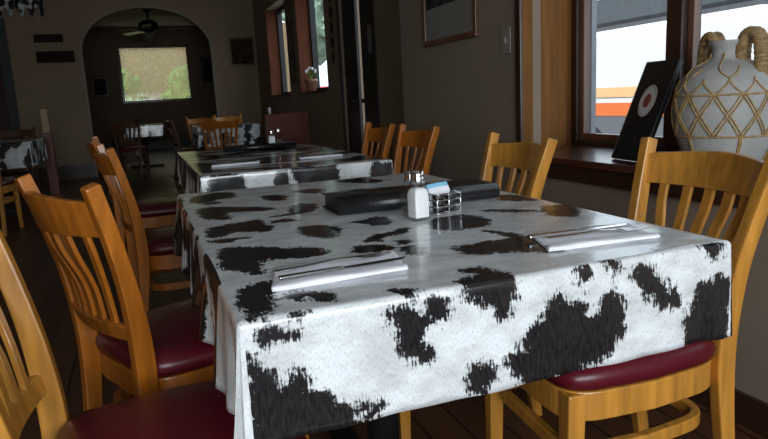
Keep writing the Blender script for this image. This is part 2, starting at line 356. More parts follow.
# ------------------------------------------------------------------ cow print cloths
PATCH1 = [
 [(0.11,1.878),(0.174,1.933),(0.236,1.926),(0.237,1.837),(0.227,1.784),(0.185,1.799),(0.155,1.747),(0.117,1.747),(0.106,1.785)],
 [(0.114,1.658),(0.151,1.663),(0.246,1.6),(0.289,1.535),(0.267,1.512),(0.226,1.528),(0.185,1.543),(0.166,1.528),(0.177,1.452),(0.148,1.447),(0.109,1.501),(0.112,1.554),(0.106,1.587)],
 [(0.114,1.374),(0.148,1.385),(0.19,1.404),(0.234,1.406),(0.226,1.342),(0.241,1.298),(0.218,1.256),(0.185,1.278),(0.152,1.301),(0.132,1.257),(0.104,1.257),(0.103,1.328)],
 [(0.101,1.24),(0.153,1.234),(0.179,1.24),(0.175,1.219),(0.151,1.216),(0.131,1.198),(0.1,1.214)],
 [(0.283,1.759),(0.326,1.773),(0.359,1.73),(0.363,1.703),(0.341,1.693),(0.34,1.645),(0.304,1.658)],
 [(0.135,1.743),(0.184,1.753),(0.185,1.723),(0.141,1.704)],
 [(0.319,1.519),(0.379,1.554),(0.388,1.53),(0.357,1.43),(0.324,1.454),(0.315,1.491)],
 [(0.256,1.426),(0.296,1.446),(0.346,1.438),(0.344,1.417),(0.29,1.418),(0.256,1.413)],
 [(0.243,1.367),(0.281,1.377),(0.301,1.338),(0.276,1.336),(0.242,1.343)],
 [(0.069,1.891),(0.09,1.915),(0.092,1.833),(0.088,1.799),(0.071,1.831)],
 [(0.105,1.152),(0.153,1.153),(0.214,1.096),(0.27,1.066),(0.28,1.02),(0.257,1.006),(0.221,1.002),(0.183,1.025),(0.156,1.016),(0.157,0.981),(0.148,0.94),(0.129,0.952),(0.113,0.985),(0.095,0.988)],
 [(0.099,0.862),(0.119,0.888),(0.147,0.898),(0.155,0.867),(0.135,0.806),(0.127,0.758),(0.112,0.742),(0.095,0.756),(0.093,0.798)],
 [(0.15,0.827),(0.178,0.822),(0.216,0.796),(0.212,0.762),(0.201,0.756),(0.183,0.77),(0.181,0.797),(0.172,0.774),(0.158,0.791)],
 [(0.355,1.075),(0.392,1.063),(0.385,1.045),(0.353,1.055)],
 [(0.54,1.94),(0.617,2.035),(0.675,1.913),(0.693,1.832),(0.633,1.796),(0.58,1.873)],
 [(0.398,1.81),(0.465,1.832),(0.482,1.739),(0.439,1.712),(0.393,1.764)],
 [(0.319,1.514),(0.36,1.575),(0.393,1.538),(0.383,1.483),(0.34,1.415),(0.307,1.418),(0.303,1.443)],
 [(0.525,1.702),(0.562,1.722),(0.664,1.66),(0.631,1.567),(0.55,1.567),(0.513,1.575),(0.501,1.607)],
 [(0.283,1.274),(0.333,1.264),(0.36,1.208),(0.34,1.186),(0.327,1.129),(0.289,1.137),(0.266,1.203)],
 [(0.379,1.257),(0.427,1.264),(0.463,1.286),(0.471,1.232),(0.451,1.181),(0.42,1.183),(0.409,1.224)],
 [(0.352,1.062),(0.386,1.111),(0.409,1.106),(0.446,1.125),(0.473,1.129),(0.455,1.086),(0.412,1.083),(0.377,1.055),(0.356,1.05)],
 [(0.307,1.01),(0.338,1.043),(0.383,1.018),(0.384,0.987),(0.36,0.968),(0.315,0.985)],
 [(0.404,1.038),(0.432,1.034),(0.418,1),(0.397,1.005)],
 [(0.392,0.981),(0.418,0.991),(0.423,0.936),(0.398,0.912),(0.38,0.938)],
 [(0.539,1.186),(0.617,1.203),(0.646,1.126),(0.605,1.055),(0.538,1.05),(0.497,1.084)],
 [(0.463,0.937),(0.504,0.945),(0.549,0.94),(0.579,0.945),(0.585,0.982),(0.564,1.024),(0.6,1.008),(0.612,0.936),(0.604,0.846),(0.607,0.807),(0.58,0.812),(0.551,0.843),(0.515,0.866),(0.485,0.864),(0.462,0.887)],
 [(0.406,0.813),(0.44,0.81),(0.456,0.774),(0.464,0.745),(0.443,0.704),(0.415,0.7),(0.399,0.713),(0.382,0.719),(0.374,0.752),(0.403,0.766),(0.426,0.776),(0.407,0.791)],
 [(0.659,1.22),(0.707,1.209),(0.767,1.151),(0.776,1.125),(0.712,1.149)],
 [(0.808,1.38),(0.85,1.346),(0.851,1.233),(0.806,1.254),(0.771,1.305)],
 [(0.805,1.177),(0.867,1.173),(0.854,1.106),(0.798,1.034),(0.759,1.062),(0.763,1.115)],
 [(0.282,0.77),(0.321,0.75),(0.317,0.723),(0.284,0.735)],
 [(0.366,1.023),(0.381,0.99),(0.363,0.956),(0.344,0.957)],
 [(0.1,0.725),(0.115,0.727),(0.14,0.722),(0.157,0.707),(0.142,0.706),(0.124,0.704),(0.106,0.709)],
 [(0.086,0.702),(0.097,0.686),(0.111,0.678),(0.12,0.661),(0.13,0.649),(0.138,0.653),(0.141,0.672),(0.153,0.663),(0.16,0.644),(0.181,0.628),(0.207,0.605),(0.222,0.592),(0.242,0.585),(0.258,0.564),(0.207,0.539),(0.167,0.537),(0.159,0.535),(0.077,0.545),(0.086,0.645)],
 [(0.223,0.602),(0.24,0.608),(0.255,0.592),(0.261,0.585),(0.226,0.587)],
 [(0.145,0.742),(0.171,0.741),(0.166,0.73),(0.148,0.73)],
 [(0.098,0.74),(0.116,0.738),(0.112,0.732),(0.099,0.734)],
 [(0.263,0.717),(0.282,0.728),(0.301,0.717),(0.315,0.708),(0.331,0.729),(0.346,0.729),(0.358,0.708),(0.349,0.688),(0.325,0.697),(0.314,0.684),(0.331,0.662),(0.325,0.641),(0.307,0.64),(0.288,0.653),(0.28,0.686),(0.276,0.701)],
 [(0.413,0.742),(0.465,0.737),(0.458,0.693),(0.436,0.677),(0.423,0.689),(0.418,0.715)],
 [(0.375,0.603),(0.384,0.622),(0.416,0.625),(0.432,0.612),(0.415,0.595),(0.399,0.583),(0.377,0.585)],
 [(0.432,0.625),(0.466,0.638),(0.494,0.62),(0.529,0.624),(0.553,0.624),(0.559,0.586),(0.566,0.568),(0.506,0.581),(0.465,0.581),(0.449,0.598)],
 [(0.505,0.681),(0.518,0.694),(0.534,0.706),(0.551,0.688),(0.568,0.688),(0.586,0.653),(0.606,0.691),(0.634,0.699),(0.646,0.673),(0.646,0.642),(0.636,0.613),(0.615,0.592),(0.504,0.572),(0.465,0.58),(0.466,0.639),(0.492,0.669)],
 [(0.561,0.739),(0.592,0.741),(0.585,0.718),(0.561,0.713)],
 [(0.598,0.743),(0.633,0.741),(0.644,0.721),(0.627,0.721)],
 [(0.662,0.725),(0.692,0.723),(0.715,0.692),(0.755,0.667),(0.748,0.649),(0.717,0.645),(0.693,0.671),(0.663,0.7)],
 [(0.794,0.74),(0.834,0.742),(0.844,0.721),(0.824,0.711),(0.803,0.726)],
 [(0.79,0.675),(0.826,0.685),(0.863,0.676),(0.854,0.618),(0.841,0.567),(0.8,0.562),(0.767,0.568),(0.76,0.628),(0.787,0.649)],
 [(0.718,0.746),(0.725,0.745),(0.725,0.74),(0.718,0.741)]]
PATCH2 = [
 [(0.149,2.46),(0.195,2.464),(0.302,2.46),(0.301,2.449),(0.267,2.449),(0.201,2.45),(0.18,2.443),(0.184,2.349),(0.209,2.336),(0.164,2.341),(0.14,2.43)],
 [(0.214,2.449),(0.301,2.456),(0.342,2.449),(0.369,2.338),(0.229,2.334),(0.221,2.352)],
 [(0.452,2.336),(0.468,2.444),(0.529,2.441),(0.508,2.331)],
 [(0.53,2.455),(0.636,2.451),(0.736,2.448),(0.712,2.356),(0.71,2.332),(0.605,2.324),(0.58,2.355),(0.561,2.339),(0.538,2.442)],
 [(0.795,2.349),(0.833,2.346),(0.832,2.326),(0.803,2.326)],
 [(0.854,2.45),(0.975,2.44),(0.977,2.324),(0.938,2.327),(0.915,2.359),(0.899,2.331),(0.865,2.329)]]
def smooth_poly(p):
    for _ in range(1):
        q = []
        for i in range(len(p)):
            a, b = p[i], p[(i+1) % len(p)]
            q += [(a[0]*.78+b[0]*.22, a[1]*.78+b[1]*.22), (a[0]*.22+b[0]*.78, a[1]*.22+b[1]*.78)]
        p = q
    return p
def sdf(P, polys):
    best = np.full(len(P), -.05)
    for poly in polys:
        q = np.array(smooth_poly(poly)); n = len(q)
        lo = q.min(0)-.05; hi = q.max(0)+.05
        idx = np.where((P[:, 0] > lo[0]) & (P[:, 0] < hi[0]) & (P[:, 1] > lo[1]) & (P[:, 1] < hi[1]))[0]
        if not len(idx): continue
        X = P[idx]; d = np.full(len(X), 9.); ins = np.zeros(len(X), bool)
        for i in range(n):
            a, b = q[i], q[(i+1) % n]; ab = b-a; L2 = max(ab@ab, 1e-12)
            t = np.clip(((X-a)@ab)/L2, 0, 1); d = np.minimum(d, np.hypot(*(X-a-t[:, None]*ab).T))
            c = (a[1] > X[:, 1]) != (b[1] > X[:, 1])
            with np.errstate(divide='ignore', invalid='ignore'):
                xi = (b[0]-a[0])*(X[:, 1]-a[1])/(b[1]-a[1]) + a[0]
            ins ^= c & (X[:, 0] < xi)
        v = np.where(ins, d, -d)+.0015; best[idx] = np.maximum(best[idx], v)
    return np.clip(best, -.05, .05)
def rnd_field(u, v, seed, fx, fy, thr):
    return (noise.noise(Vector((u*fx, v*fy, seed))) + .5*noise.noise(Vector((u*fx*2.1, v*fy*2.1, seed+7))) - thr)*.10
def cloth(name, x0, x1, y0, y1, zt, drop, seed, polys=None, front_polys=None, step=.007, thr=.02, fx=7, fy=11, rough_noise=True):
    nx = max(8, int((x1-x0)/step)); ny = max(8, int((y1-y0)/step)); R = .008
    V = []; UV = []; F = []
    for j in range(ny+1):
        for i in range(nx+1):
            x = x0+(x1-x0)*i/nx; y = y0+(y1-y0)*j/ny
            e = min(x-x0, x1-x, y-y0, y1-y)
            wob = .0012*noise.noise(Vector((x*9, y*9, seed)))*min(1, e/.03)
            V.append((x, y, zt+wob)); UV.append((x, y))
    g = lambda i, j: j*(nx+1)+i
    for j in range(ny):
        for i in range(nx): F.append((g(i, j), g(i+1, j), g(i+1, j+1), g(i, j+1)))
    # perimeter, counter-clockwise from (x0,y0); several fan directions at each corner
    per = []
    def corner(ix, a0):
        n = 10
        for k in range(n+1): per.append((ix, a0 + PI/2*k/n, math.sin(PI*k/n)))
    corner(g(0, 0), PI)
    for i in range(1, nx): per.append((g(i, 0), -PI/2, 0))
    corner(g(nx, 0), -PI/2)
    for j in range(1, ny): per.append((g(nx, j), 0, 0))
    corner(g(nx, ny), 0)
    for i in range(nx-1, 0, -1): per.append((g(i, ny), PI/2, 0))
    corner(g(0, ny), PI/2)
    for j in range(ny-1, 0, -1): per.append((g(0, j), PI, 0))
    rows = [.004, .008, .012] + [.012 + (drop-.012)*k/16 for k in range(1, 17)]
    base = len(V); n = len(per); prev = [p[0] for p in per]; s = 0
    side_len = 0
    for rI, d in enumerate(rows):
        cur = []
        for k, (ix, a, cw) in enumerate(per):
            px, py, pz = V[ix]; nxv, nyv = math.cos(a), math.sin(a)
            dd = d*(1+(.14*cw if px < (x0+x1)/2 else 0))
            t = min(dd/(R*1.57), 1)*PI/2
            off = R*math.sin(t); dz = R*(1-math.cos(t)) if dd < R*1.57 else dd - R*.57
            q = max(0, dd-.012)/(drop-.012)
            along = px*abs(nyv) + py*abs(nxv)
            left = 1.6 if nxv < -.7 else 1
            dc = min(abs(px-x0)+abs(px-x0)*0, 9) if abs(nyv) > .7 else min(py-y0, y1-py)
            dcx = min(px-x0, x1-px) if abs(nyv) > .7 else min(py-y0, y1-py)
            near_corner = math.exp(-(dcx/.07)**2)
            rip = (.006*left*math.sin(along*26+seed) + .004*left*math.sin(along*61+seed*2.3) + .003*noise.noise(Vector((along*14, seed, q))))*q
            amp = 1.0 if nxv < -.7 else .35
            if px > x1-.04 and nxv > .05: off -= q*.014*nxv; amp *= .5
            off += q*(.006 + .010*cw) + rip*amp + (.010*math.sin(dcx*75) * near_corner * q * amp)
            cur.append(len(V)); V.append((px+nxv*off, py+nyv*off, zt-dz)); UV.append((px+nxv*dd, py+nyv*dd))
        for k in range(n):
            k2 = (k+1) % n; f = [prev[k], cur[k], cur[k2], prev[k2]]
            if f[0] == f[3]: f = f[:3]
            F.append(tuple(f))
        prev = cur
    me = bpy.data.meshes.new(name); me.from_pydata(V, [], F); me.update()
    for p in me.polygons: p.use_smooth = True
    uvl = me.uv_layers.new(name='sheet'); li = np.empty(len(me.loops), np.int32); me.loops.foreach_get('vertex_index', li)
    U = np.array(UV); uvl.data.foreach_set('uv', U[li].ravel().astype(np.float32))
    fld = np.array([rnd_field(u, v, seed, fx, fy, thr) for u, v in UV])
    fld = np.clip(fld, -.05, .05)
    if polys is not None:
        s = sdf(U, polys); traced = (U[:, 0] > x0-.012) & (U[:, 0] < x1+.03) & (U[:, 1] < y1-.02)
        traced &= ~((U[:, 0] < x0-.003) & (U[:, 1] > y0))
        fld = np.where(traced, s, fld)
        fld = np.where((U[:, 0] < x0-.003) & (U[:, 1] > .95), fld+.012, fld)
        fld = np.where((U[:, 0] < x0-.003) & (U[:, 1] < .92), -.05, fld)
    if front_polys is not None:
        s = sdf(U, front_polys); fld = np.where(U[:, 1] < y0+.004, s, fld)
    at = me.attributes.new('patch', 'FLOAT', 'POINT'); at.data.foreach_set('value', fld.astype(np.float32))
    me.materials.append(M['cow'])
    o = bpy.data.objects.new(name, me); col.objects.link(o)
    # hem: a real turned edge gives the sheet its thickness
    md = o.modifiers.new('thickness', 'SOLIDIFY'); md.thickness = .0015; md.offset = -1
    return o
def table(x0, x1, y0, y1, zt, label, group):
    cx, cy = (x0+x1)/2, (y0+y1)/2
    t = root('dining_table', (cx, cy, 0)); tag(t, label, 'table', group)
    hx, hy = (x1-x0)/2-.004, (y1-y0)/2-.004; i = .0
    link('tabletop', B((-hx, hx, -hy, hy, zt-.036, zt-.004)), M['dark_chair'], t, bevel=.004)
    bm = bmesh.new(); tube(bm, [(0, 0, .06), (0, 0, zt-.05)], .038, 20); link('column', bm, M['iron'], t, smooth=True)
    bm = B((-.28, .28, -.03, .03, 0.0, .05), (-.03, .03, -.45, -.031, 0.0, .05), (-.03, .03, .031, .45, 0.0, .05)); link('base', bm, M['iron'], t, bevel=.008)
    link('top_bracket', B((-.2, .2, -.03, .03, zt-.05, zt-.037)), M['iron'], t)
    return t
T1 = (.088, .854, .742, 1.972); T2 = (.195, .950, 2.455, 3.93)
table(*T1, .766, 'front table under the cow-print cloth, on a black iron pedestal', 'restaurant tables')
table(*T2, .766, 'second table of the row, hidden by its cloth behind the front table', 'restaurant tables')
c = cloth('tablecloth', *T1, .768, .162, 3.1, polys=PATCH1, step=.006)
tag(c, 'black and white cowhide-print vinyl cloth filling the foreground on the front table', 'tablecloth', 'cow-print tablecloths')
c = cloth('tablecloth', *T2, .768, .150, 9.4, front_polys=PATCH2, step=.012, thr=-.10, fx=4, fy=13)
tag(c, 'cowhide-print cloth on the second table, just beyond the front table', 'tablecloth', 'cow-print tablecloths')
T3 = (.70, 1.46, 8.45, 9.55); table(*T3, .766, 'far table near the arch, its cow-print cloth behind an orange chair', 'restaurant tables')
c = cloth('tablecloth', *T3, .768, .26, 21.3, step=.02, thr=.05, fx=9, fy=9)
tag(c, 'cowhide-print cloth on the far table before the arch wall', 'tablecloth', 'cow-print tablecloths')
T4 = (-2.05, -1.04, 7.25, 8.35); table(*T4, .766, 'dim table at far left behind the orange chair', 'restaurant tables')
c = cloth('tablecloth', *T4, .768, .26, 33.3, step=.02, thr=.12, fx=8, fy=8)
tag(c, 'cowhide-print cloth on the shadowy table at the left frame edge', 'tablecloth', 'cow-print tablecloths')
T5 = (-.25, .40, 11.9, 12.6); table(*T5, .766, 'small dark table seen through the arch on its left side', 'restaurant tables')
c = cloth('tablecloth', *T5, .768, .22, 43.3, step=.03, thr=-.2, fx=8, fy=8)
tag(c, 'small cowhide-print cloth seen through the left side of the arch', 'tablecloth', 'cow-print tablecloths')

# ------------------------------------------------------------------ things on the tables
ZC = .7695
def menu_book(L, W, H, loc, rz, label):
    r = root('menu_folder', loc, rz); tag(r, label, 'menu', 'black menus lying on tables')
    # cover: one sheet bent round the page block, rounded spine toward -Y
    prof = [(W/2, 0), (-W/2+H/2, 0)] + [(-W/2+H/2-math.sin(a)*H/2, H/2-math.cos(a)*H/2) for a in [PI*k/10 for k in range(1, 10)]] + [(-W/2+H/2, H), (W/2, H*.86)]
    bm = bmesh.new(); th = .003
    inner = [(y*0.985+.001, th + z*(H-2*th)/H) for y, z in prof]
    for xa, xb in ((-L/2, L/2),):
        a = [[bm.verts.new((x, y, z)) for y, z in prof] for x in (xa, xb)]; b = [[bm.verts.new((x, y, z)) for y, z in inner] for x in (xa, xb)]
        n = len(prof)
        for i in range(n-1):
            bm.faces.new((a[0][i], a[0][i+1], a[1][i+1], a[1][i])); bm.faces.new((b[0][i], b[0][i+1], b[1][i+1], b[1][i]))
            bm.faces.new((a[0][i], a[0][i+1], b[0][i+1], b[0][i])); bm.faces.new((a[1][i], a[1][i+1], b[1][i+1], b[1][i]))
        for i in (0, n-1): bm.faces.new((a[0][i], a[1][i], b[1][i], b[0][i]))
    link('cover', bm, M['leather'], r, smooth=True)
    link('pages', B((-L/2+.006, L/2-.006, -W/2+H*.6, W/2-.008, .0045, H*.80)), M['leather'], r)
    return r
menu_book(.395, .155, .038, (.585, 1.390, ZC), math.radians(-1.0), 'long black menu folder lying behind the salt shaker on the front table')
menu_book(.40, .13, .028, (.625, 3.66, ZC), math.radians(4), 'black menu folder lying across the second table')
def shaker(loc, h, w, fill, fillname, frac, label, rz=0):
    r = root('shaker', loc, rz); tag(r, label, 'shaker')
    bm = bmesh.new(); N = 8
    rings = []
    for s, z in ((.9, .0), (1, .004), (1, h*.52), (.93, h*.60), (.66, h*.68), (.62, h*.74)):
        ring = []
        for k in range(16):
            a = (k+.5)*2*PI/16; e = .35 if z < h*.6 else .8
            ring.append(bm.verts.new((abs(math.cos(a))**e*math.copysign(1, math.cos(a))*w/2*s, abs(math.sin(a))**e*math.copysign(1, math.sin(a))*w/2*s, z)))
        rings.append(ring)
    for A, C in zip(rings, rings[1:]):
        for j in range(16): bm.faces.new((A[j], A[(j+1) % 16], C[(j+1) % 16], C[j]))
    bm.faces.new(rings[0][::-1]); link('glass_body', bm, M['jar'], r, smooth=True)
    bm = bmesh.new(); hw = w*.41
    rings = []
    for s, z in ((1, .006), (1, h*.50*frac), (.85, h*.60*frac), (.55, h*.64*frac)):
        rings.append([bm.verts.new((x*hw*s, y*hw*s, z)) for x, y in ((-1, -1), (1, -1), (1, 1), (-1, 1))])
    for A, C in zip(rings, rings[1:]):
        for j in range(4): bm.faces.new((A[j], A[(j+1) % 4], C[(j+1) % 4], C[j]))
    bm.faces.new(rings[0][::-1]); bm.faces.new(rings[-1]); link(fillname, bm, fill, r, bevel=.002)
    bm = bmesh.new(); q = w*.36
    lathe(bm, [(q, h*.73), (q*1.06, h*.74), (q*1.06, h*.84), (q*.98, h*.86), (q*1.02, h*.88), (q*.95, h*.95), (q*.6, h*.99), (q*.1, h)], 24)
    link('cap', bm, M['chrome'], r, smooth=True); return r
shaker((.515, 1.185, ZC), .104, .039, M['salt'], 'salt', 1.0, 'glass salt shaker with chrome cap beside the sugar caddy on the front table', .15)
shaker((.523, 1.240, ZC), .097, .036, M['pepper'], 'pepper', .35, 'nearly empty glass shaker tucked right behind the full salt shaker', .15)
shaker((.725, 3.80, ZC), .098, .045, M['salt'], 'salt', 1.0, 'small salt shaker behind the menu on the second table')
shaker((.775, 3.84, ZC), .105, .045, M['pepper'], 'pepper', .6, 'dim pepper shaker right of the salt on the second table')
# sugar caddy: wire rack with small packets
r = root('sugar_caddy', (.594, 1.238, ZC), math.radians(10)); tag(r, 'low wire caddy of jam cups and blue packets beside the salt shaker', 'caddy')
bm = bmesh.new()
def rr(hx, hy, z, n=5, rad=.008):
    o = []
    for cx, cy, a0 in ((hx-rad, hy-rad, 0), (-hx+rad, hy-rad, PI/2), (-hx+rad, -hy+rad, PI), (hx-rad, -hy+rad, 1.5*PI)):
        for k in range(n): o.append((cx+rad*math.cos(a0+k*PI/2/(n-1)), cy+rad*math.sin(a0+k*PI/2/(n-1)), z))
    return o
for z in (.002, .016, .030, .043): tube(bm, rr(.034, .026, z), .0019, 6, closed=True)
for sx in (-.034, 0, .034):
    for sy in (-.026, .026): tube(bm, [(sx*.9, sy, .0), (sx*.9, sy, .044)], .0015, 6)
for sx in (-.034, .034): tube(bm, [(sx, 0, .0), (sx, 0, .044)], .0015, 6)
link('wire_rack', bm, M['chrome'], r, smooth=True)
link('bottom_plate', B((-.031, .031, -.023, .023, .0035, .005)), M['chrome'], r)
MC = Matrix.Translation((.594, 1.238, ZC)) @ Matrix.Rotation(math.radians(10), 4, 'Z')
cup = None
for cxx in (-.0155, .0155):
    for k in range(3):
        if cup is None:
            bm = bmesh.new(); lathe(bm, [(.0105, 0), (.0115, .001), (.0135, .0095)], 20); cup = link('jam_cup', bm, M['black'], smooth=True)
            bm = bmesh.new(); lathe(bm, [(.0135, .0096), (.0148, .0100), (.0148, .0116), (.0130, .0121)], 20); link('foil_lid', bm, M['chrome'], cup, smooth=True); q = cup
        else: q = copy_tree(cup)
        q.matrix_world = MC @ Matrix.Translation((cxx, -.0085, .0055+k*.0123))
        tag(q, ('left' if cxx < 0 else 'right')+' column of the wire caddy, '+('lowest', 'middle', 'topmost')[k]+' dark jam cup with silver lid', 'jam cup', 'jam cups stacked in the caddy')
for k in range(5):
    blue = k >= 2; h = (.049, .052, .058, .060, .056)[k]; bm = bmesh.new(); w = .0275; yy = .0085+k*.0034
    prismv(bm, [(-w, .0055), (w, .0055), (w, h+.002*(k % 2)), (0, h+.002), (-w, h)], yy-.0011, yy+.0011)
    p = link('sugar_packet', bm, M['packet_blue'] if blue else M['packet_white']); p.matrix_world = MC @ Matrix.Rotation(0, 4, 'X')
    tag(p, ('pale blue sugar packet standing at the back of the wire caddy' if blue else 'white sugar packet standing behind the jam cups in the wire caddy'), 'packet', 'blue sugar packets' if blue else 'white sugar packets')
# napkins and cutlery
def napkin(loc, rz, L, W, label, fold=True):
    r = root('napkin', loc, rz); tag(r, label, 'napkin', 'folded paper napkins at the place settings')
    bm = bmesh.new(); n = 30; m = 10
    def sheet(y0, y1, z0, th, skew, ph):
        A = []
        for i in range(n+1):
            row = []
            for j in range(m+1):
                x = -L/2+L*i/n; y = y0+(y1-y0)*j/m
                e = min(j, m-j)/m*2; z = z0+th*(.35+.65*math.sqrt(min(1, e*2))) + .0006*math.sin(x*60+y*90+ph)
                row.append((x+skew*(y), y+.003*math.sin(x*25+ph), z))
            A.append(row)
        top = [[bm.verts.new(p) for p in rw] for rw in A]; bot = [[bm.verts.new((p[0], p[1], z0)) for p in rw] for rw in A]
        for i in range(n):
            for j in range(m):
                bm.faces.new((top[i][j], top[i+1][j], top[i+1][j+1], top[i][j+1])); bm.faces.new((bot[i][j], bot[i][j+1], bot[i+1][j+1], bot[i+1][j]))
            bm.faces.new((top[i][0], bot[i][0], bot[i+1][0], top[i+1][0])); bm.faces.new((top[i][m], top[i+1][m], bot[i+1][m], bot[i][m]))
        for i in (0, n):
            for j in range(m): bm.faces.new((top[i][j], top[i][j+1], bot[i][j+1], bot[i][j]))
    sheet(-W/2, W/2, 0, .0022, .25, 0)
    link('folded_sheet', bm, M['linen'], r, smooth=True)
    bm = bmesh.new(); sheet(-W/2-.004, -W/2+.022, .0030, .0045, .25, 2)
    link('turned_edge', bm, M['linen'], r, smooth=True)
    return r
def knife(loc, rz, label, s=1):
    k = root('table_knife', loc, rz); tag(k, label, 'knife', 'steel table knives')
    bm = bmesh.new(); sweep(bm, [(-.105*s, 0, .003), (-.06*s, 0, .0032), (-.01*s, 0, .003), (0, 0, .003)], lambda i: ((.013, .012, .009, .007)[i]*s, .005), (0, 1, 0)); link('handle', bm, M['steel'], k, bevel=.0015)
    bm = bmesh.new(); prism(bm, [(x*s, y*s) for x, y in ((0, -.004), (.02, -.008), (.09, -.009), (.108, -.004), (.112, .005), (.0, .005))], .0022, .0036); link('blade', bm, M['steel'], k)
    return k
def fork(loc, rz, label, s=1):
    k = root('table_fork', loc, rz); tag(k, label, 'fork', 'steel table forks')
    bm = bmesh.new(); pts = [(-.10*s, 0, .0025), (-.05*s, 0, .0035), (.0, 0, .006), (.03*s, 0, .0045), (.045*s, 0, .003)]
    sweep(bm, pts, lambda i: ((.012, .009, .005, .008, .022)[i]*s, .0026), (0, 1, 0)); link('handle', bm, M['steel'], k, bevel=.001)
    for j in range(4):
        bm = bmesh.new(); y = (j-1.5)*.0062*s
        sweep(bm, [(.044*s, y, .003), (.066*s, y, .0024), (.088*s, y*.95, .006)], lambda i: ((.0036, .0032, .0016)[i]*s, .002), (0, 1, 0)); link('tine', bm, M['steel'], k)
    return k
# front-left setting
napkin((.257, .900, ZC), math.radians(1), .20, .125, 'folded white napkin at the near left of the front table')
fork((.262, .925, ZC+.0026), math.radians(4), 'steel fork lying on the near left napkin')
knife((.258, .880, ZC+.0034), math.radians(4), 'dark-edged knife lying on the near left napkin', .93)
napkin((.698, .875, ZC), math.radians(-6), .20, .125, 'folded white napkin near the right front corner of the front table')
knife((.69, .900, ZC+.0034), math.radians(-2), 'knife lying on the right-hand napkin by the window side', .93)
fork((.71, .868, ZC+.0034), math.radians(-8), 'fork lying on the right-hand napkin by the window side')
napkin((.375, 2.81, ZC), math.radians(2), .20, .10, 'folded white napkin at the near left of the second table')
knife((.375, 2.815, ZC+.0034), math.radians(10), 'knife on the napkin at the near left of the second table')
napkin((.76, 2.84, ZC), math.radians(4), .20, .10, 'folded white napkin at the near right of the second table')
knife((.76, 2.85, ZC+.0034), math.radians(10), 'knife on the napkin at the near right of the second table')

# ------------------------------------------------------------------ room shell
XN, XF, XL = 1.60, 2.00, -3.0
YB, YA, YR = -1.35, 11.2, 17.8
HC = 3.07
struct('floor', B((XL-.1, 2.4, YB-.1, YR+.1, -.05, 0)), M['floor'])
struct('ceiling', B((XL-.1, 2.4, YB-.1, YR+.1, HC, HC+.08)), M['ceil'])
struct('wall_left', B((XL-.12, XL, YB-.1, YR+.1, 0, HC)), M['wall'])
# right wall, near part with the window niche
NY0, NY1, NZ0, NZ1 = .35, 2.475, .715, 2.25
struct('wall_right_near', B((XN, XN+.12, YB, NY0-.07, 0, HC), (XN, XN+.12, NY0-.07, NY0, 0, NZ0-.06), (XN, XN+.12, NY0-.07, NY0, NZ1+.031, HC), (XN, XN+.12, NY0, 2.512, 0, NZ0-.06), (XN, XN+.12, NY0, 2.512, NZ1+.031, HC), (XN, XN+.12, 2.512, 3.85, 0, HC), (XN+.121, XF+.18, 3.73, 3.85, 0, HC)), M['wall'])
bm = bmesh.new()
prism(bm, [(XN, NY1), (2.0, 2.665), (2.0, 2.70), (XN, NY1+.036)], NZ0, NZ1)
prism(bm, [(XN, NY0), (2.0, NY0-.14), (2.0, NY0-.17), (XN, NY0-.068)], NZ0, NZ1)
box(bm, XN+.005, 2.05, NY0-.1, 2.6, NZ1+.001, NZ1+.03)
struct('trim_1', bm, M['panel'], label='brown wood panel lining the window niche')
bm = bmesh.new()
prism(bm, [(1.565, NY0-.06), (XN+.005, NY0-.06), (1.998, NY0-.13), (1.998, 2.655), (1.605, 2.469), (1.565, 2.469)], .717, .745)
struct('trim_2', bm, M['sill'], bevel=.004, label='polished dark wood window sill')
struct('trim_3', B((1.582, 1.5995, NY0-.06, 2.512, .655, .7165), (1.586, 1.5995, 2.470, 2.512, .746, 2.3), (1.588, 1.5995, NY0-.06, 2.512, 2.301, 2.36)), M['trim'], bevel=.003, label='dark casing around the window niche')
# niche window frame
XG = 2.0
def niche_window():
    w = root('window_1', (XG, 1.5, NZ0)); w['kind'] = 'structure'
    lo = lambda *b: B(*[(x0-XG, x1-XG, y0-1.5, y1-1.5, z0-NZ0, z1-NZ0) for x0, x1, y0, y1, z0, z1 in b])
    link('window_frame', lo((XG, XG+.09, 2.625, 2.70, .70, 2.25), (XG, XG+.09, .18, .28, .70, 2.25), (XG, XG+.09, .28, 2.625, .70, .765), (XG, XG+.09, .28, 2.625, 2.19, 2.25),
                            (XG-.012, XG+.09, 1.975, 2.052, .766, 2.19), (XG, XG+.09, .95, 1.03, .766, 2.19)), M['trim'], w, bevel=.003)
    for a, b in ((2.052, 2.625), (1.03, 1.975), (.28, .95)):
        link('sash', lo((XG+.02, XG+.055, a, a+.028, .766, 2.19), (XG+.02, XG+.055, b-.028, b, .766, 2.19), (XG+.02, XG+.055, a+.028, b-.028, .766, .800), (XG+.02, XG+.055, a+.028, b-.028, 2.155, 2.19)), M['sash'], w, bevel=.003)
        link('window_pane', lo((XG+.035, XG+.040, a+.02, b-.02, .79, 2.17)), M['glass'], w)
niche_window()
struct('wall_right_outer', B((XG+.091, XG+.18, NY0-.2, 2.70, 0, .70), (XG, XG+.18, 2.705, 3.729, 0, HC), (XG+.03, XG+.18, -.6, .178, 0, HC)), M['stucco_grey'])
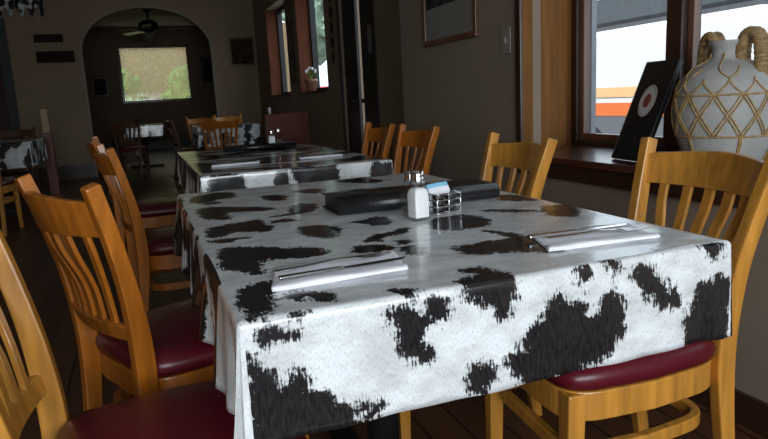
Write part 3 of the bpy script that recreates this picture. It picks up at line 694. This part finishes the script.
# far right wall with door and two windows
DY0, DY1, DH = 5.42, 6.38, 2.25
W2 = (6.95, 8.22); W3 = (8.82, 10.15); WZ0, WZ1 = 1.12, 2.42
X2 = XF+.22
struct('wall_right_far', B((XF, X2, 3.851, DY0, 0, HC), (XF, X2, DY0, DY1, DH, HC), (XF, X2, DY1, W2[0], 0, HC), (XF, X2, W2[0], W2[1], 0, WZ0), (XF, X2, W2[0], W2[1], WZ1, HC),
    (XF, X2, W2[1], W3[0], 0, HC), (XF, X2, W3[0], W3[1], 0, WZ0), (XF, X2, W3[0], W3[1], WZ1, HC), (XF, X2, W3[1], YA, 0, HC)), M['wall_far'])
def far_window(name, y0, y1):
    w = root(name, (X2, (y0+y1)/2, WZ0)); w['kind'] = 'structure'; c = (y0+y1)/2; a, b, h = y0-c, y1-c, WZ1-WZ0
    link('window_frame', B((-.05, .02, a+.001, a+.06, .001, h-.001), (-.05, .02, b-.06, b-.001, .001, h-.001), (-.05, .02, a+.06, b-.06, .001, .06), (-.05, .02, a+.06, b-.06, h-.06, h-.001)), M['black'], w)
    link('window_pane', B((-.02, -.015, a+.05, b-.05, .05, h-.05)), M['glass'], w)
    link('jamb_board', B((-.219, -.051, b-.012, b-.001, .002, h-.002)), M['jamb'], w)
    link('window_sill', B((-.25, -.052, a+.002, b-.013, .001, .02)), M['trim'], w)
far_window('window_2', *W2); far_window('window_3', *W3)
# double door, standing a crack open
d = root('door_1', (XF, 5.90, 0)); d['kind'] = 'structure'
link('door_frame', B((-.02, .12, -.52, -.481, 0, 2.29), (-.02, .12, .481, .52, 0, 2.29), (-.02, .12, -.481, .481, 2.252, 2.29)), M['black'], d)
link('door_leaf', B((.02, .050, -.478, -.07, .01, 2.25)), M['door'], d, bevel=.003)
link('door_leaf', B((.02, .050, .07, .478, .01, 2.25)), M['door'], d, bevel=.003)
bm = bmesh.new(); tube(bm, [(.02, .12, 1.0), (-.03, .12, 1.0), (-.035, .18, 1.0)], .008, 8); link('door_handle', bm, M['steel_dark'], d)
link('push_bar', B((-.02, .019, -.42, -.10, .98, 1.02)), M['steel_dark'], d)
o = link('notice_sheet', B((XF+.012, XF+.0195, 5.50, 5.62, 1.42, 1.66)), M['mat_board']); tag(o, 'small pale notice fixed to the black door', 'notice')
# arch wall
def arch_wall():
    bm = bmesh.new(); th = .25
    ax0, ax1, sp, cz = -.70, 1.26, 1.95, 2.62
    
    cx, rx, rz = (ax0+ax1)/2, (ax1-ax0)/2, cz-sp
    arcp = [(cx-rx*math.cos(PI*k/28), sp+rz*math.sin(PI*k/28)) for k in range(29)]
    pts = [(XL, 0), (ax0, 0)] + arcp + [(ax1, 0), (XF+.3, 0), (XF+.3, HC), (XL, HC)]
    col_ = [(XL, 0), (ax0, 0)] + arcp + [(ax1, 0), (XF+.3, 0)]
    box(bm, XL, ax0, YA, YA+th, 0, HC); box(bm, ax1, XF+.4, YA, YA+th, 0, HC)
    for (xa, za), (xb, zb) in zip(arcp, arcp[1:]):
        v = [bm.verts.new((x, y, z)) for y in (YA, YA+th) for x, z in ((xa, za), (xb, zb), (xb, HC), (xa, HC))]
        for f in ((0, 1, 2, 3), (7, 6, 5, 4), (0, 4, 5, 1)): bm.faces.new([v[i] for i in f])
    return bm, arcp
bm, arcp = arch_wall(); struct('wall_arch', bm, M['wall_far'])
bm = bmesh.new(); path = [(-.705, YA-.006, 0)] + [(x-.004*(1 if x < .28 else -1), YA-.006, z) for x, z in arcp] + [(1.265, YA-.006, 0)]
sweep(bm, path, (.012, .018), (0, 1, 0)); struct('trim_4', bm, M['plate'], label='pale rounded edge of the archway')
# back room
struct('wall_room_back', B((XL, .0-.30, YR, YR+.15, 0, HC), (1.42, 2.4, YR, YR+.15, 0, HC), (-.30, 1.42, YR, YR+.15, 0, 1.21), (-.30, 1.42, YR, YR+.15, 2.62, HC)), M['wall_far'])
struct('wall_room_right', B((2.3, 2.4, YA+.26, YR, 0, HC)), M['wall_far'])
w = root('window_4', (.56, YR, 1.21)); w['kind'] = 'structure'
link('window_frame', B((-.86, -.80, -.03, .1, 0.001, 1.409), (.80, .86, -.03, .1, 0.001, 1.409), (-.80, .80, -.03, .1, 0.001, .06), (-.80, .80, -.03, .1, 1.35, 1.409)), M['sash'], w)
link('window_pane', B((-.80, .80, .06, .065, .06, 1.35)), M['glass'], w)
link('woven_shade', B((-.79, .79, .03, .032, .07, 1.34)), M['screen'], w)
# wall behind the camera with its window
struct('wall_back', B((XL, -1.3, YB-.12, YB, 0, HC), (1.45, XN+.12, YB-.12, YB, 0, HC), (-1.3, 1.45, YB-.12, YB, 0, .75), (-1.3, 1.45, YB-.12, YB, 1.95, HC)), M['wall'])
w = root('window_5', (.075, YB, .75)); w['kind'] = 'structure'
link('window_frame', B((-1.374, -1.32, -.11, .02, .001, 1.199), (1.32, 1.374, -.11, .02, .001, 1.199), (-1.32, 1.32, -.11, .02, .001, .05), (-1.32, 1.32, -.11, .02, 1.15, 1.199)), M['trim'], w)
# baseboards
struct('baseboard_right', B((XN-.015, XN-.001, YB, 3.85, .001, .10)), M['trim'])
struct('baseboard_far', B((XF-.015, XF-.001, 3.86, 5.37, .001, .12), (XF-.015, XF-.001, 6.43, YA-.02, .001, .12)), M['trim'])
struct('baseboard_arch', B((XL, -.72, YA-.018, YA-.001, .001, .22), (1.28, XF-.02, YA-.018, YA-.001, .001, .22)), M['trim'])
struct('baseboard_room', B((XL, 2.28, YR-.02, YR-.001, .001, .2)), M['trim'])
# dark red wood door in the arch wall, far left
d = root('door_2', (-2.3, YA, 0)); d['kind'] = 'structure'
link('door_leaf', B((-.5, .5, -.04, -.022, .01, 2.35)), M['red_curtain'], d, bevel=.004)
link('door_frame', B((-.6, -.5, -.07, -.02, 0, 2.45), (.5, .62, -.07, -.02, 0, 2.45), (-.5, .5, -.07, -.02, 2.36, 2.45)), M['black'], d)

# ------------------------------------------------------------------ things on the walls
def framed(name, plane, c, w, h, matf, matp, label, mat_board=0, group=None, th=.02, fw=.03, tilt=0, lower=None):
    """plane 'x': hangs on a wall of constant x facing -X; 'y': faces -Y"""
    r = root(name, c, PI/2*0 if plane == 'y' else -PI/2); tag(r, label, 'picture', group)
    if tilt: r.rotation_euler[1] = tilt
    link('frame', B((-w/2, w/2, -th, -.001, -h/2, -h/2+fw), (-w/2, w/2, -th, -.001, h/2-fw, h/2), (-w/2, -w/2+fw, -th, -.001, -h/2+fw, h/2-fw), (w/2-fw, w/2, -th, -.001, -h/2+fw, h/2-fw)), matf, r, bevel=.003)
    if mat_board:
        link('mat_board', B((-w/2+fw, w/2-fw, -th*.5, -.001, -h/2+fw, h/2-fw)), M['mat_board'], r)
        z0 = lower if lower is not None else -h/2+fw+mat_board
        link('print', B((-w/2+fw+mat_board*.3, w/2-fw-mat_board*.3, -th*.6, -th*.5-.0002, z0, h/2-fw-mat_board*.3)), matp, r)
    else:
        link('print', B((-w/2+fw, w/2-fw, -th*.5, -.001, -h/2+fw, h/2-fw)), matp, r)
    return r
framed('framed_picture', 'x', (XN, 3.16, 1.62), .62, .66, M['sash'], M['photo_dark'], 'wood-framed picture with pale lower band on the wall beside the window niche', mat_board=.03, lower=-.13)
framed('framed_picture', 'y', (1.76, YA, 1.90), .41, .46, M['dark_chair'], M['brown_print'], 'dark square picture on the wall between arch and far windows')
for z in (1.44, 1.80, 2.16):
    framed('framed_picture', 'x', (XF, 8.52, z), .34, .34, M['black'], M['gold_print'], {1.44: 'lowest', 1.8: 'middle', 2.16: 'topmost'}[z]+' small dark frame in the vertical row between the two far windows', group='small frames between the far windows')
framed('framed_picture', 'y', (1.92, YR, 1.91), .44, .78, M['trim'], M['photo_dark'], 'portrait picture with white mat seen through the arch right of the window', mat_board=.07)
framed('framed_picture', 'y', (-.78, YR, 1.64), .34, .46, M['trim'], M['photo_dark'], 'dark small picture seen through the arch left of the window')
r = root('light_switch', (XN, 2.60, 1.245), -PI/2); tag(r, 'pale light switch plate on the wall beside the window niche', 'switch')
link('cover_plate', B((-.037, .037, -.007, -.001, -.058, .058)), M['plate'], r, bevel=.002); link('toggle', B((-.006, .006, -.016, -.007, -.012, .012)), M['plate'], r)
r = root('hanging_ornament', (XF, 6.64, 1.40), -PI/2); tag(r, 'dark string of flat shapes hanging between far window and black door', 'ornament')
bm = bmesh.new(); tube(bm, [(0, -.01, 0), (0, -.01, .75)], .003, 6); link('cord', bm, M['iron'], r)
for k in range(5):
    bm = bmesh.new(); z = .06+k*.15; prismv(bm, [(-.05, z), (0, z-.05), (.05, z), (.03, z+.05), (-.03, z+.05)], -.02, -.011); link('shape', bm, M['iron'], r)
# signs on the arch wall, left
for x0, x1, z0, z1, lb in ((-1.33, -.93, 2.10, 2.22, 'upper narrow dark wooden plaque on the wall left of the arch'), (-1.33, -.80, 1.80, 1.97, 'lower wide dark plaque on the wall left of the arch')):
    r = root('wall_plaque', ((x0+x1)/2, YA, (z0+z1)/2)); tag(r, lb, 'plaque', 'dark plaques left of the arch')
    hw, hh = (x1-x0)/2, (z1-z0)/2
    link('board', B((-hw, hw, -.02, -.001, -hh, hh)), M['matte_dark'], r, bevel=.004); link('border', B((-hw, hw, -.026, -.0205, hh-.015, hh), (-hw, hw, -.026, -.0205, -hh, -hh+.015)), M['matte_dark'], r)
# cowhide valance top-left
bm = bmesh.new(); nx_, nz_ = 40, 12; g = []
for i in range(nx_+1):
    rw = []
    for j in range(nz_+1):
        x = -1.75+.62*i/nx_; dl = .30+.07*math.sin(i*.7)+.05*noise.noise(Vector((i*.3, 2, 1))); z = 2.84-dl*j/nz_
        rw.append(bm.verts.new((x, YA-.06+.02*math.sin(i*.9)*j/nz_, z)))
    g.append(rw)
for i in range(nx_):
    for j in range(nz_): bm.faces.new((g[i][j], g[i+1][j], g[i+1][j+1], g[i][j+1]))
o = link('valance', bm, M['cow'], smooth=True)
uvl = o.data.uv_layers.new(name='sheet')
at = o.data.attributes.new('patch', 'FLOAT', 'POINT')
for i, v in enumerate(o.data.vertices): at.data[i].value = max(-.05, min(.05, rnd_field(v.co.x, v.co.z, 3.3, 9, 9, .0)))
for l in o.data.loops: uvl.data[l.index].uv = (o.data.vertices[l.vertex_index].co.x, o.data.vertices[l.vertex_index].co.z)
md = o.modifiers.new('t', 'SOLIDIFY'); md.thickness = .004
tag(o, 'cowhide-print valance hanging high up in the top left corner', 'valance')
# post left
r = root('wooden_post', (-1.07, 8.95, 0)); tag(r, 'upright wooden post behind the orange chair at left, pale on top', 'post')
link('shaft', B((-.055, .055, -.055, .055, .03, .80)), M['red_wood'], r, bevel=.006); link('pale_top', B((-.04, .04, -.04, .04, .801, 1.10)), M['old_wood'], r, bevel=.006); link('foot', B((-.09, .09, -.09, .09, 0, .029)), M['red_wood'], r, bevel=.006)
# red bench by far right wall
r = root('wooden_bench', (1.62, 7.6, 0)); tag(r, 'dark red high-backed wooden bench below the far windows', 'bench')
link('backrest', B((-.26, .26, -.18, -.14, .40, .90)), M['red_wood'], r, bevel=.008); link('seat', B((-.26, .26, -.139, .22, .40, .44)), M['red_wood'], r, bevel=.006)
for sx in (-.24, .24):
    for sy in (-.16, .19): link('leg', B((sx-.02, sx+.02, sy-.02, sy+.02, 0, .399)), M['red_wood'], r)
r = root('candle', (1.42, 7.44, .901)); tag(r, 'small white candle standing on the red bench back', 'candle')
bm = bmesh.new(); lathe(bm, [(.016, 0), (.016, .07), (.006, .074)], 12); link('wax', bm, M['paper'], r, smooth=True)
bm = bmesh.new(); tube(bm, [(0, 0, .0745), (.001, 0, .084)], .0012, 5); link('wick', bm, M['iron'], r)
# flower pot on far window sill
r = root('flower_pot', (XF+.07, 7.95, WZ0+.021)); tag(r, 'small flower pot with pale blossoms on the far window sill', 'plant')
bm = bmesh.new(); lathe(bm, [(.06, 0), (.075, .12), (.085, .12), (.085, .15), (.07, .15)], 20); link('pot', bm, M['terracotta'], r, smooth=True)
bm = bmesh.new()
for k in range(9): a = k*2.4; tube(bm, [(0, 0, .14), (.03*math.cos(a), .03*math.sin(a), .20), (.06*math.cos(a), .06*math.sin(a), .23+.015*(k % 4))], .004, 5)
link('stems', bm, M['leaf'], r)
bm = bmesh.new()
for k in range(9): a = k*2.4; bmesh.ops.create_icosphere(bm, subdivisions=1, radius=.018, matrix=Matrix.Translation((.06*math.cos(a), .06*math.sin(a), .24+.015*(k % 4))))
link('blossoms', bm, M['petal'], r)
# ceiling fan in the back room
r = root('ceiling_fan', (.42, 14.5, HC)); tag(r, 'dark ceiling fan with light kit hanging in the room behind the arch', 'fan'); r.scale = (1.25, 1.25, 1.1)
bm = bmesh.new(); lathe(bm, [(.03, -.09), (.07, -.04), (.075, -.001)], 24); link('canopy', bm, M['steel_dark'], r, smooth=True)
bm = bmesh.new(); tube(bm, [(0, 0, -.08), (0, 0, -.22)], .014, 10); link('downrod', bm, M['steel_dark'], r, smooth=True)
bm = bmesh.new(); lathe(bm, [(.06, -.44), (.10, -.42), (.155, -.36), (.16, -.29), (.12, -.24), (.04, -.21)], 28); link('motor', bm, M['steel_dark'], r, smooth=True)
bm = bmesh.new(); lathe(bm, [(.02, -.60), (.07, -.575), (.105, -.52), (.10, -.47), (.05, -.441)], 24); link('lamp_shade', bm, M['plate'], r, smooth=True)
bm = bmesh.new(); tube(bm, [(.04, 0, -.58), (.04, 0, -.76)], .004, 5); link('pull_chain', bm, M['steel_dark'], r)
for k in range(5):
    a = math.radians(-22+72*k); bm = bmesh.new()
    prism(bm, [(.16, -.03), (.22, -.055), (.72, -.075), (.76, -.05), (.76, .05), (.72, .075), (.22, .055), (.16, .03)], -.405, -.395)
    bmesh.ops.rotate(bm, verts=bm.verts[:], cent=(0, 0, -.4), matrix=Matrix.Rotation(.2, 3, 'X')); bmesh.ops.rotate(bm, verts=bm.verts[:], cent=(0, 0, 0), matrix=Matrix.Rotation(a, 3, 'Z'))
    link('blade', bm, M['lit_blade'] if k == 0 else M['dark_chair'], r, bevel=.003)

# ------------------------------------------------------------------ vase and menu board on the sill
VX, VY, VZ = 1.79, 1.583, .7455
r = root('rope_net_vase', (VX, VY, VZ), 0); tag(r, 'large chalky clay vase in a rope net with two wound cane handles, on the sill', 'vase')
prof = [(.100, 0), (.106, .006), (.118, .03), (.140, .09), (.153, .15), (.156, .20), (.153, .24), (.143, .28), (.124, .315), (.098, .340), (.070, .356), (.050, .368), (.046, .385), (.047, .405), (.058, .418), (.058, .426), (.046, .427), (.040, .41), (.036, .30)]
prof = [(a, b*.93) for a, b in prof]
def rad(z):
    for (r0, z0), (r1, z1) in zip(prof, prof[1:]):
        if z0 <= z <= z1: return r0+(r1-r0)*(z-z0)/max(1e-6, z1-z0)
    return prof[0][0]
bm = bmesh.new(); lathe(bm, prof, 56); link('body', bm, M['clay'], r, smooth=True)
bm = bmesh.new()
def vp(a, z, lift=.003): q = rad(z)+lift; return (q*math.cos(a), q*math.sin(a), z)
for z in (.100, .230): tube(bm, [vp(k*2*PI/72, z) for k in range(72)], .0032, 6, closed=True)
NS = 12
for k in range(NS):                    # lower straps
    a = k*2*PI/NS*1
    if k % 2 == 0:
        for dd in (-.018, .018): tube(bm, [vp(a+dd, .100-.098*t/8) for t in range(9)], .0028, 5)
for k in range(NS):                    # double crossing diagonals in the belly
    a = k*2*PI/NS
    for dd in (-.035, .035):
        for sg in (-1, 1):
            tube(bm, [vp(a+dd+sg*2*PI/NS*t/10, .100+.13*t/10, .0035) for t in range(11)], .0024, 5)
for k in range(NS):                    # shoulder diamonds up to the neck
    a = k*2*PI/NS
    for sg in (-1, 1):
        tube(bm, [vp(a+sg*PI/NS*math.sin(t/8*PI/2), .230+.050*t/8) for t in range(9)], .0026, 5)
        if k % 2: tube(bm, [vp(a+PI/NS+sg*PI/NS*(math.sin(t/8*PI/2)), .280+.035*t/8) for t in range(9)], .0026, 5)
for k in range(6): a = (k+.5)*PI/3; tube(bm, [vp(a, .313+.045*t/5) for t in range(6)], .0026, 5)
link('rope_net', bm, M['rope'], r, smooth=True)
for th, sc in ((math.radians(78), 1), (math.radians(-80), 1.0)):
    bm = bmesh.new(); cz = .385; ca, sa = math.cos(th), math.sin(th)
    pts = [(.050*ca, .050*sa, .365), (.052*ca, .052*sa, .41), (.060*ca, .060*sa, .44), (.078*ca, .078*sa, .452), (.098*ca, .098*sa, .438), (.108*ca, .108*sa, .40), (.112*ca, .112*sa, .35), (.116*ca, .116*sa, .318)]
    for off in (-.0125, .0125):
        P = lerp_path([(x-sa*off, y+ca*off, z*.93-.004) for x, y, z in pts], 6)
        tube(bm, P, lambda i: .0165+.0012*math.sin(i*2.6), 14)
    link('handle', bm, M['wicker'], r, smooth=True)

# menu board
mb = root('menu_board', (1.665, 1.978, .7458)); tag(mb, 'tall black menu with white oval emblem leaning on the sill beside the vase', 'menu')
H, W, T = .385, .185, .016
tilt = math.atan2(.150, .36); mb.rotation_euler = (0, tilt, 0)
yaw = -.12
mb.rotation_euler = (0, tilt, yaw)
bm = B((0, T, -W, 0, 0.006, H)); link('board', bm, M['leather'], mb, bevel=.002)
bm = B((-.0012, -.0001, -.004, -.001, .01, H-.004), (-.0012, -.0001, -W+.001, -W+.004, .01, H-.004)); link('edge_binding', bm, M['brown_hole'], mb)
def disc(rx, rz, x0, x1, cy=-W*.50, cz=H*.60, n=40, hole=None):
    bm = bmesh.new(); a = [bm.verts.new((x0, cy+rx*math.cos(k*2*PI/n), cz+rz*math.sin(k*2*PI/n))) for k in range(n)]; b = [bm.verts.new((x1, v.co.y, v.co.z)) for v in a]
    bm.faces.new(a); bm.faces.new(b[::-1])
    for i in range(n): bm.faces.new((a[i], b[i], b[(i+1) % n], a[(i+1) % n]))
    return bm
M['emblem_white'] = mat('emblem_white', (.62, .60, .57), rough=.5, var=.03)
M['emblem_dark'] = mat('emblem_dark', (.09, .05, .05), rough=.5, var=.2, scale=60)
M['emblem_red'] = mat('emblem_red', (.28, .07, .05), rough=.5, var=.3, scale=90)
link('emblem_oval', disc(.043, .060, -.0016, -.0004), M['emblem_white'], mb)
bm = disc(.031, .045, -.0022, -.0017)
bm.free()
link('emblem_centre', disc(.019, .027, -.0028, -.0023), M['emblem_red'], mb)
bm = bmesh.new()
for k in range(26):                     # ring of tiny lettering strokes, too small to read
    a = k*2*PI/26
    if abs(math.sin(a)) < .25: continue
    cy, cz = -W*.5+.037*math.cos(a), H*.60+.0525*math.sin(a)
    box(bm, -.0022, -.00165, cy-.0014, cy+.0014, cz-.003, cz+.003)
link('emblem_lettering', bm, M['emblem_dark'], mb)

# ------------------------------------------------------------------ outside
struct('ground', B((2.41, 30, -12, 40, -.25, -.15), (-12, 2.409, 18.2, 40, -.25, -.15)), M['asphalt'])
def vehicle(name, label, x, y0, L, Wd, paint, roof, stripes=False):
    r = root(name, (x, y0, -.15)); tag(r, label, 'vehicle')
    # side profile in (y, z), extruded in x
    pr = [(0, .35), (0, .95), (.15, 1.15), (1.1, 1.28), (1.7, roof), (L-.35, roof), (L-.05, 1.3), (L, .95), (L, .35)]
    bm = bmesh.new(); a = [bm.verts.new((0, y, z)) for y, z in pr]; b = [bm.verts.new((Wd, y, z)) for y, z in pr]
    bm.faces.new(a); bm.faces.new(b[::-1])
    for i in range(len(pr)): bm.faces.new((a[i], b[i], b[(i+1) % len(pr)], a[(i+1) % len(pr)]))
    link('body', bm, paint, r, bevel=.08, seg=4)
    for y in (.85, L-.85):
        bm = bmesh.new(); tube(bm, [(-.02, y, .34), (.22, y, .34)], .34, 28); w_ = link('wheel', bm, M['rubber'], r)
        bm = bmesh.new(); tube(bm, [(-.04, y, .34), (-.021, y, .34)], .20, 20); link('hubcap', bm, M['steel'], w_)
    if stripes:
        link('orange_stripe', B((-.012, -.001, .04, L-.04, .80, .96)), M['orange'], r); link('amber_stripe', B((-.012, -.001, .04, L-.04, 1.03, 1.15)), M['yellow'], r)
        link('sill_panel', B((-.014, -.001, .04, L-.04, .40, .79)), M['grey_car'], r)
    else:
        bm = bmesh.new()
    return r
vehicle('parked_van', 'white van with orange and amber side stripes outside the near window', 5.6, 2.9, 5.0, 1.9, M['white_car'], 1.86, True)
vehicle('parked_car', 'red car outside the near window behind the vase', 8.5, 4.6, 4.2, 1.7, M['red_car'], 1.75)
r = root('neighbour_building', (14, 12, -.15)); tag(r, 'grey building with a dark roof edge across the parking lot', 'building')
link('wall', B((0, 3, -14, 14, 0, 3.0)), M['stucco_grey'], r); link('roof', B((-.8, 3.3, -14.3, 14.3, 3.001, 3.7)), M['dark_roof'], r)
for y in (-9, -5, -1, 3, 7): link('window', B((-.02, .0-.001, y, y+1.6, 1, 2.2)), M['grey_car'], r)
struct('trim_5', B((2.2, 3.7, -1.5, 3.7, 2.45, 2.6)), M['dark_roof'], label='dark porch awning outside the near window')
# hedge and fence behind the back room window
r = link('fence', B((-3, 5, 21.5, 21.6, -.15, 3.6)), M['fence']); tag(r, 'tall brown board fence outside the window behind the arch', 'fence')
def shrub(x, y, s, label):
    bm = bmesh.new(); bmesh.ops.create_icosphere(bm, subdivisions=5, radius=1)
    for v in bm.verts:
        n = noise.fractal(v.co*3+Vector((x, 0, 0)), 1, 2, 4); v.co *= 1+.25*n
        v.co = Vector((v.co.x*s[0], v.co.y*s[1], v.co.z*s[2]))
    o = link('shrub', bm, M['leaf']); o.location = (x, y, s[2]*.85-.15); tag(o, label, 'shrub', 'shrubs outside the arch window')
shrub(-.30, 20.0, (.62, .5, 1.22), 'green shrub in the left of the window behind the arch')
shrub(1.55, 20.0, (.80, .5, 1.26), 'green shrub in the right of the window behind the arch')

def tree(x, y, h, cr, label):
    r = root('tree', (x, y, -.15)); tag(r, label, 'tree', 'trees outside the far windows')
    bm = bmesh.new(); tube(bm, [(0, 0, 0), (.05, .03, h*.4), (0, 0, h*.75)], lambda i: (.16, .12, .07)[i], 10); link('trunk', bm, M['fence'], r, smooth=True)
    bm = bmesh.new(); bmesh.ops.create_icosphere(bm, subdivisions=5, radius=cr)
    for v in bm.verts: v.co *= 1+.35*noise.fractal(v.co*1.6+Vector((x, 0, 0)), 1, 2, 4); v.co.z += h*.85
    link('crown', bm, M['pale_leaf'], r)
tree(5.6, 17.5, 4.2, 1.5, 'green tree seen in the upper half of the nearer far window')
vehicle('parked_car', 'small red car seen through the farthest right-hand window', 5.2, 21.5, 4.0, 1.7, M['red_car'], 1.7)
# ------------------------------------------------------------------ light
wd = bpy.data.worlds.new('world'); scene.world = wd; wd.use_nodes = True
bg = wd.node_tree.nodes['Background']; bg.inputs[0].default_value = (.80, .90, 1.0, 1); bg.inputs[1].default_value = 2.3
def portal(loc, rot, sx, sy):
    l = bpy.data.lights.new('portal', 'AREA'); l.shape = 'RECTANGLE'; l.size = sx; l.size_y = sy; l.cycles.is_portal = True
    o = bpy.data.objects.new('window_portal', l); col.objects.link(o); o.location = loc; o.rotation_euler = rot
portal((XG+.10, 1.42, 1.48), (0, PI/2, 0), 1.5, 2.4)
portal((X2+.03, (W2[0]+W2[1])/2, 1.77), (0, PI/2, 0), 1.3, 1.27)
portal((X2+.03, (W3[0]+W3[1])/2, 1.77), (0, PI/2, 0), 1.3, 1.33)
portal((.56, YR+.2, 1.9), (-PI/2, 0, 0), 1.7, 1.4)
sl = bpy.data.lights.new('sun', 'SUN'); sl.energy = 4.2; sl.angle = math.radians(3); sl.color = (1, .97, .92)
so = bpy.data.objects.new('sun', sl); col.objects.link(so); so.location = (-5, 0, 9); so.rotation_euler = Vector((.60, .22, -.80)).to_track_quat('-Z', 'Y').to_euler()
l = bpy.data.lights.new('daylight_rear_window', 'AREA'); l.shape = 'RECTANGLE'; l.size = 2.5; l.size_y = 1.05; l.energy = 65; l.color = (.90, .96, 1)
o = bpy.data.objects.new('daylight_rear_window', l); col.objects.link(o); o.location = (.075, YB-.2, 1.36); o.rotation_euler = (PI/2, 0, 0)

# ------------------------------------------------------------------ camera
f_px, pitch, yaw_, roll = 640, math.radians(10.762), math.radians(20.321), math.radians(2.953)
fwd = Vector((math.sin(yaw_)*math.cos(pitch), math.cos(yaw_)*math.cos(pitch), -math.sin(pitch)))
right = Vector((math.cos(yaw_), -math.sin(yaw_), 0)); down = fwd.cross(right)
r2 = right*math.cos(roll)+down*math.sin(roll); d2 = -right*math.sin(roll)+down*math.cos(roll)
cam = bpy.data.cameras.new('camera'); cam.lens = f_px/768*36; cam.sensor_width = 36; cam.clip_start = .02
co = bpy.data.objects.new('camera', cam); col.objects.link(co)
mw = Matrix((r2, -d2, -fwd)).transposed().to_4x4(); mw.translation = Vector((0, 0, 1.019)); co.matrix_world = mw
scene.camera = co
scene.view_settings.view_transform = 'Standard'; scene.view_settings.look = 'None'; scene.view_settings.exposure = 0; scene.view_settings.gamma = 1
scene.cycles.max_bounces = 8; scene.cycles.diffuse_bounces = 4; scene.cycles.transparent_max_bounces = 12
scene.cycles.use_denoising = True
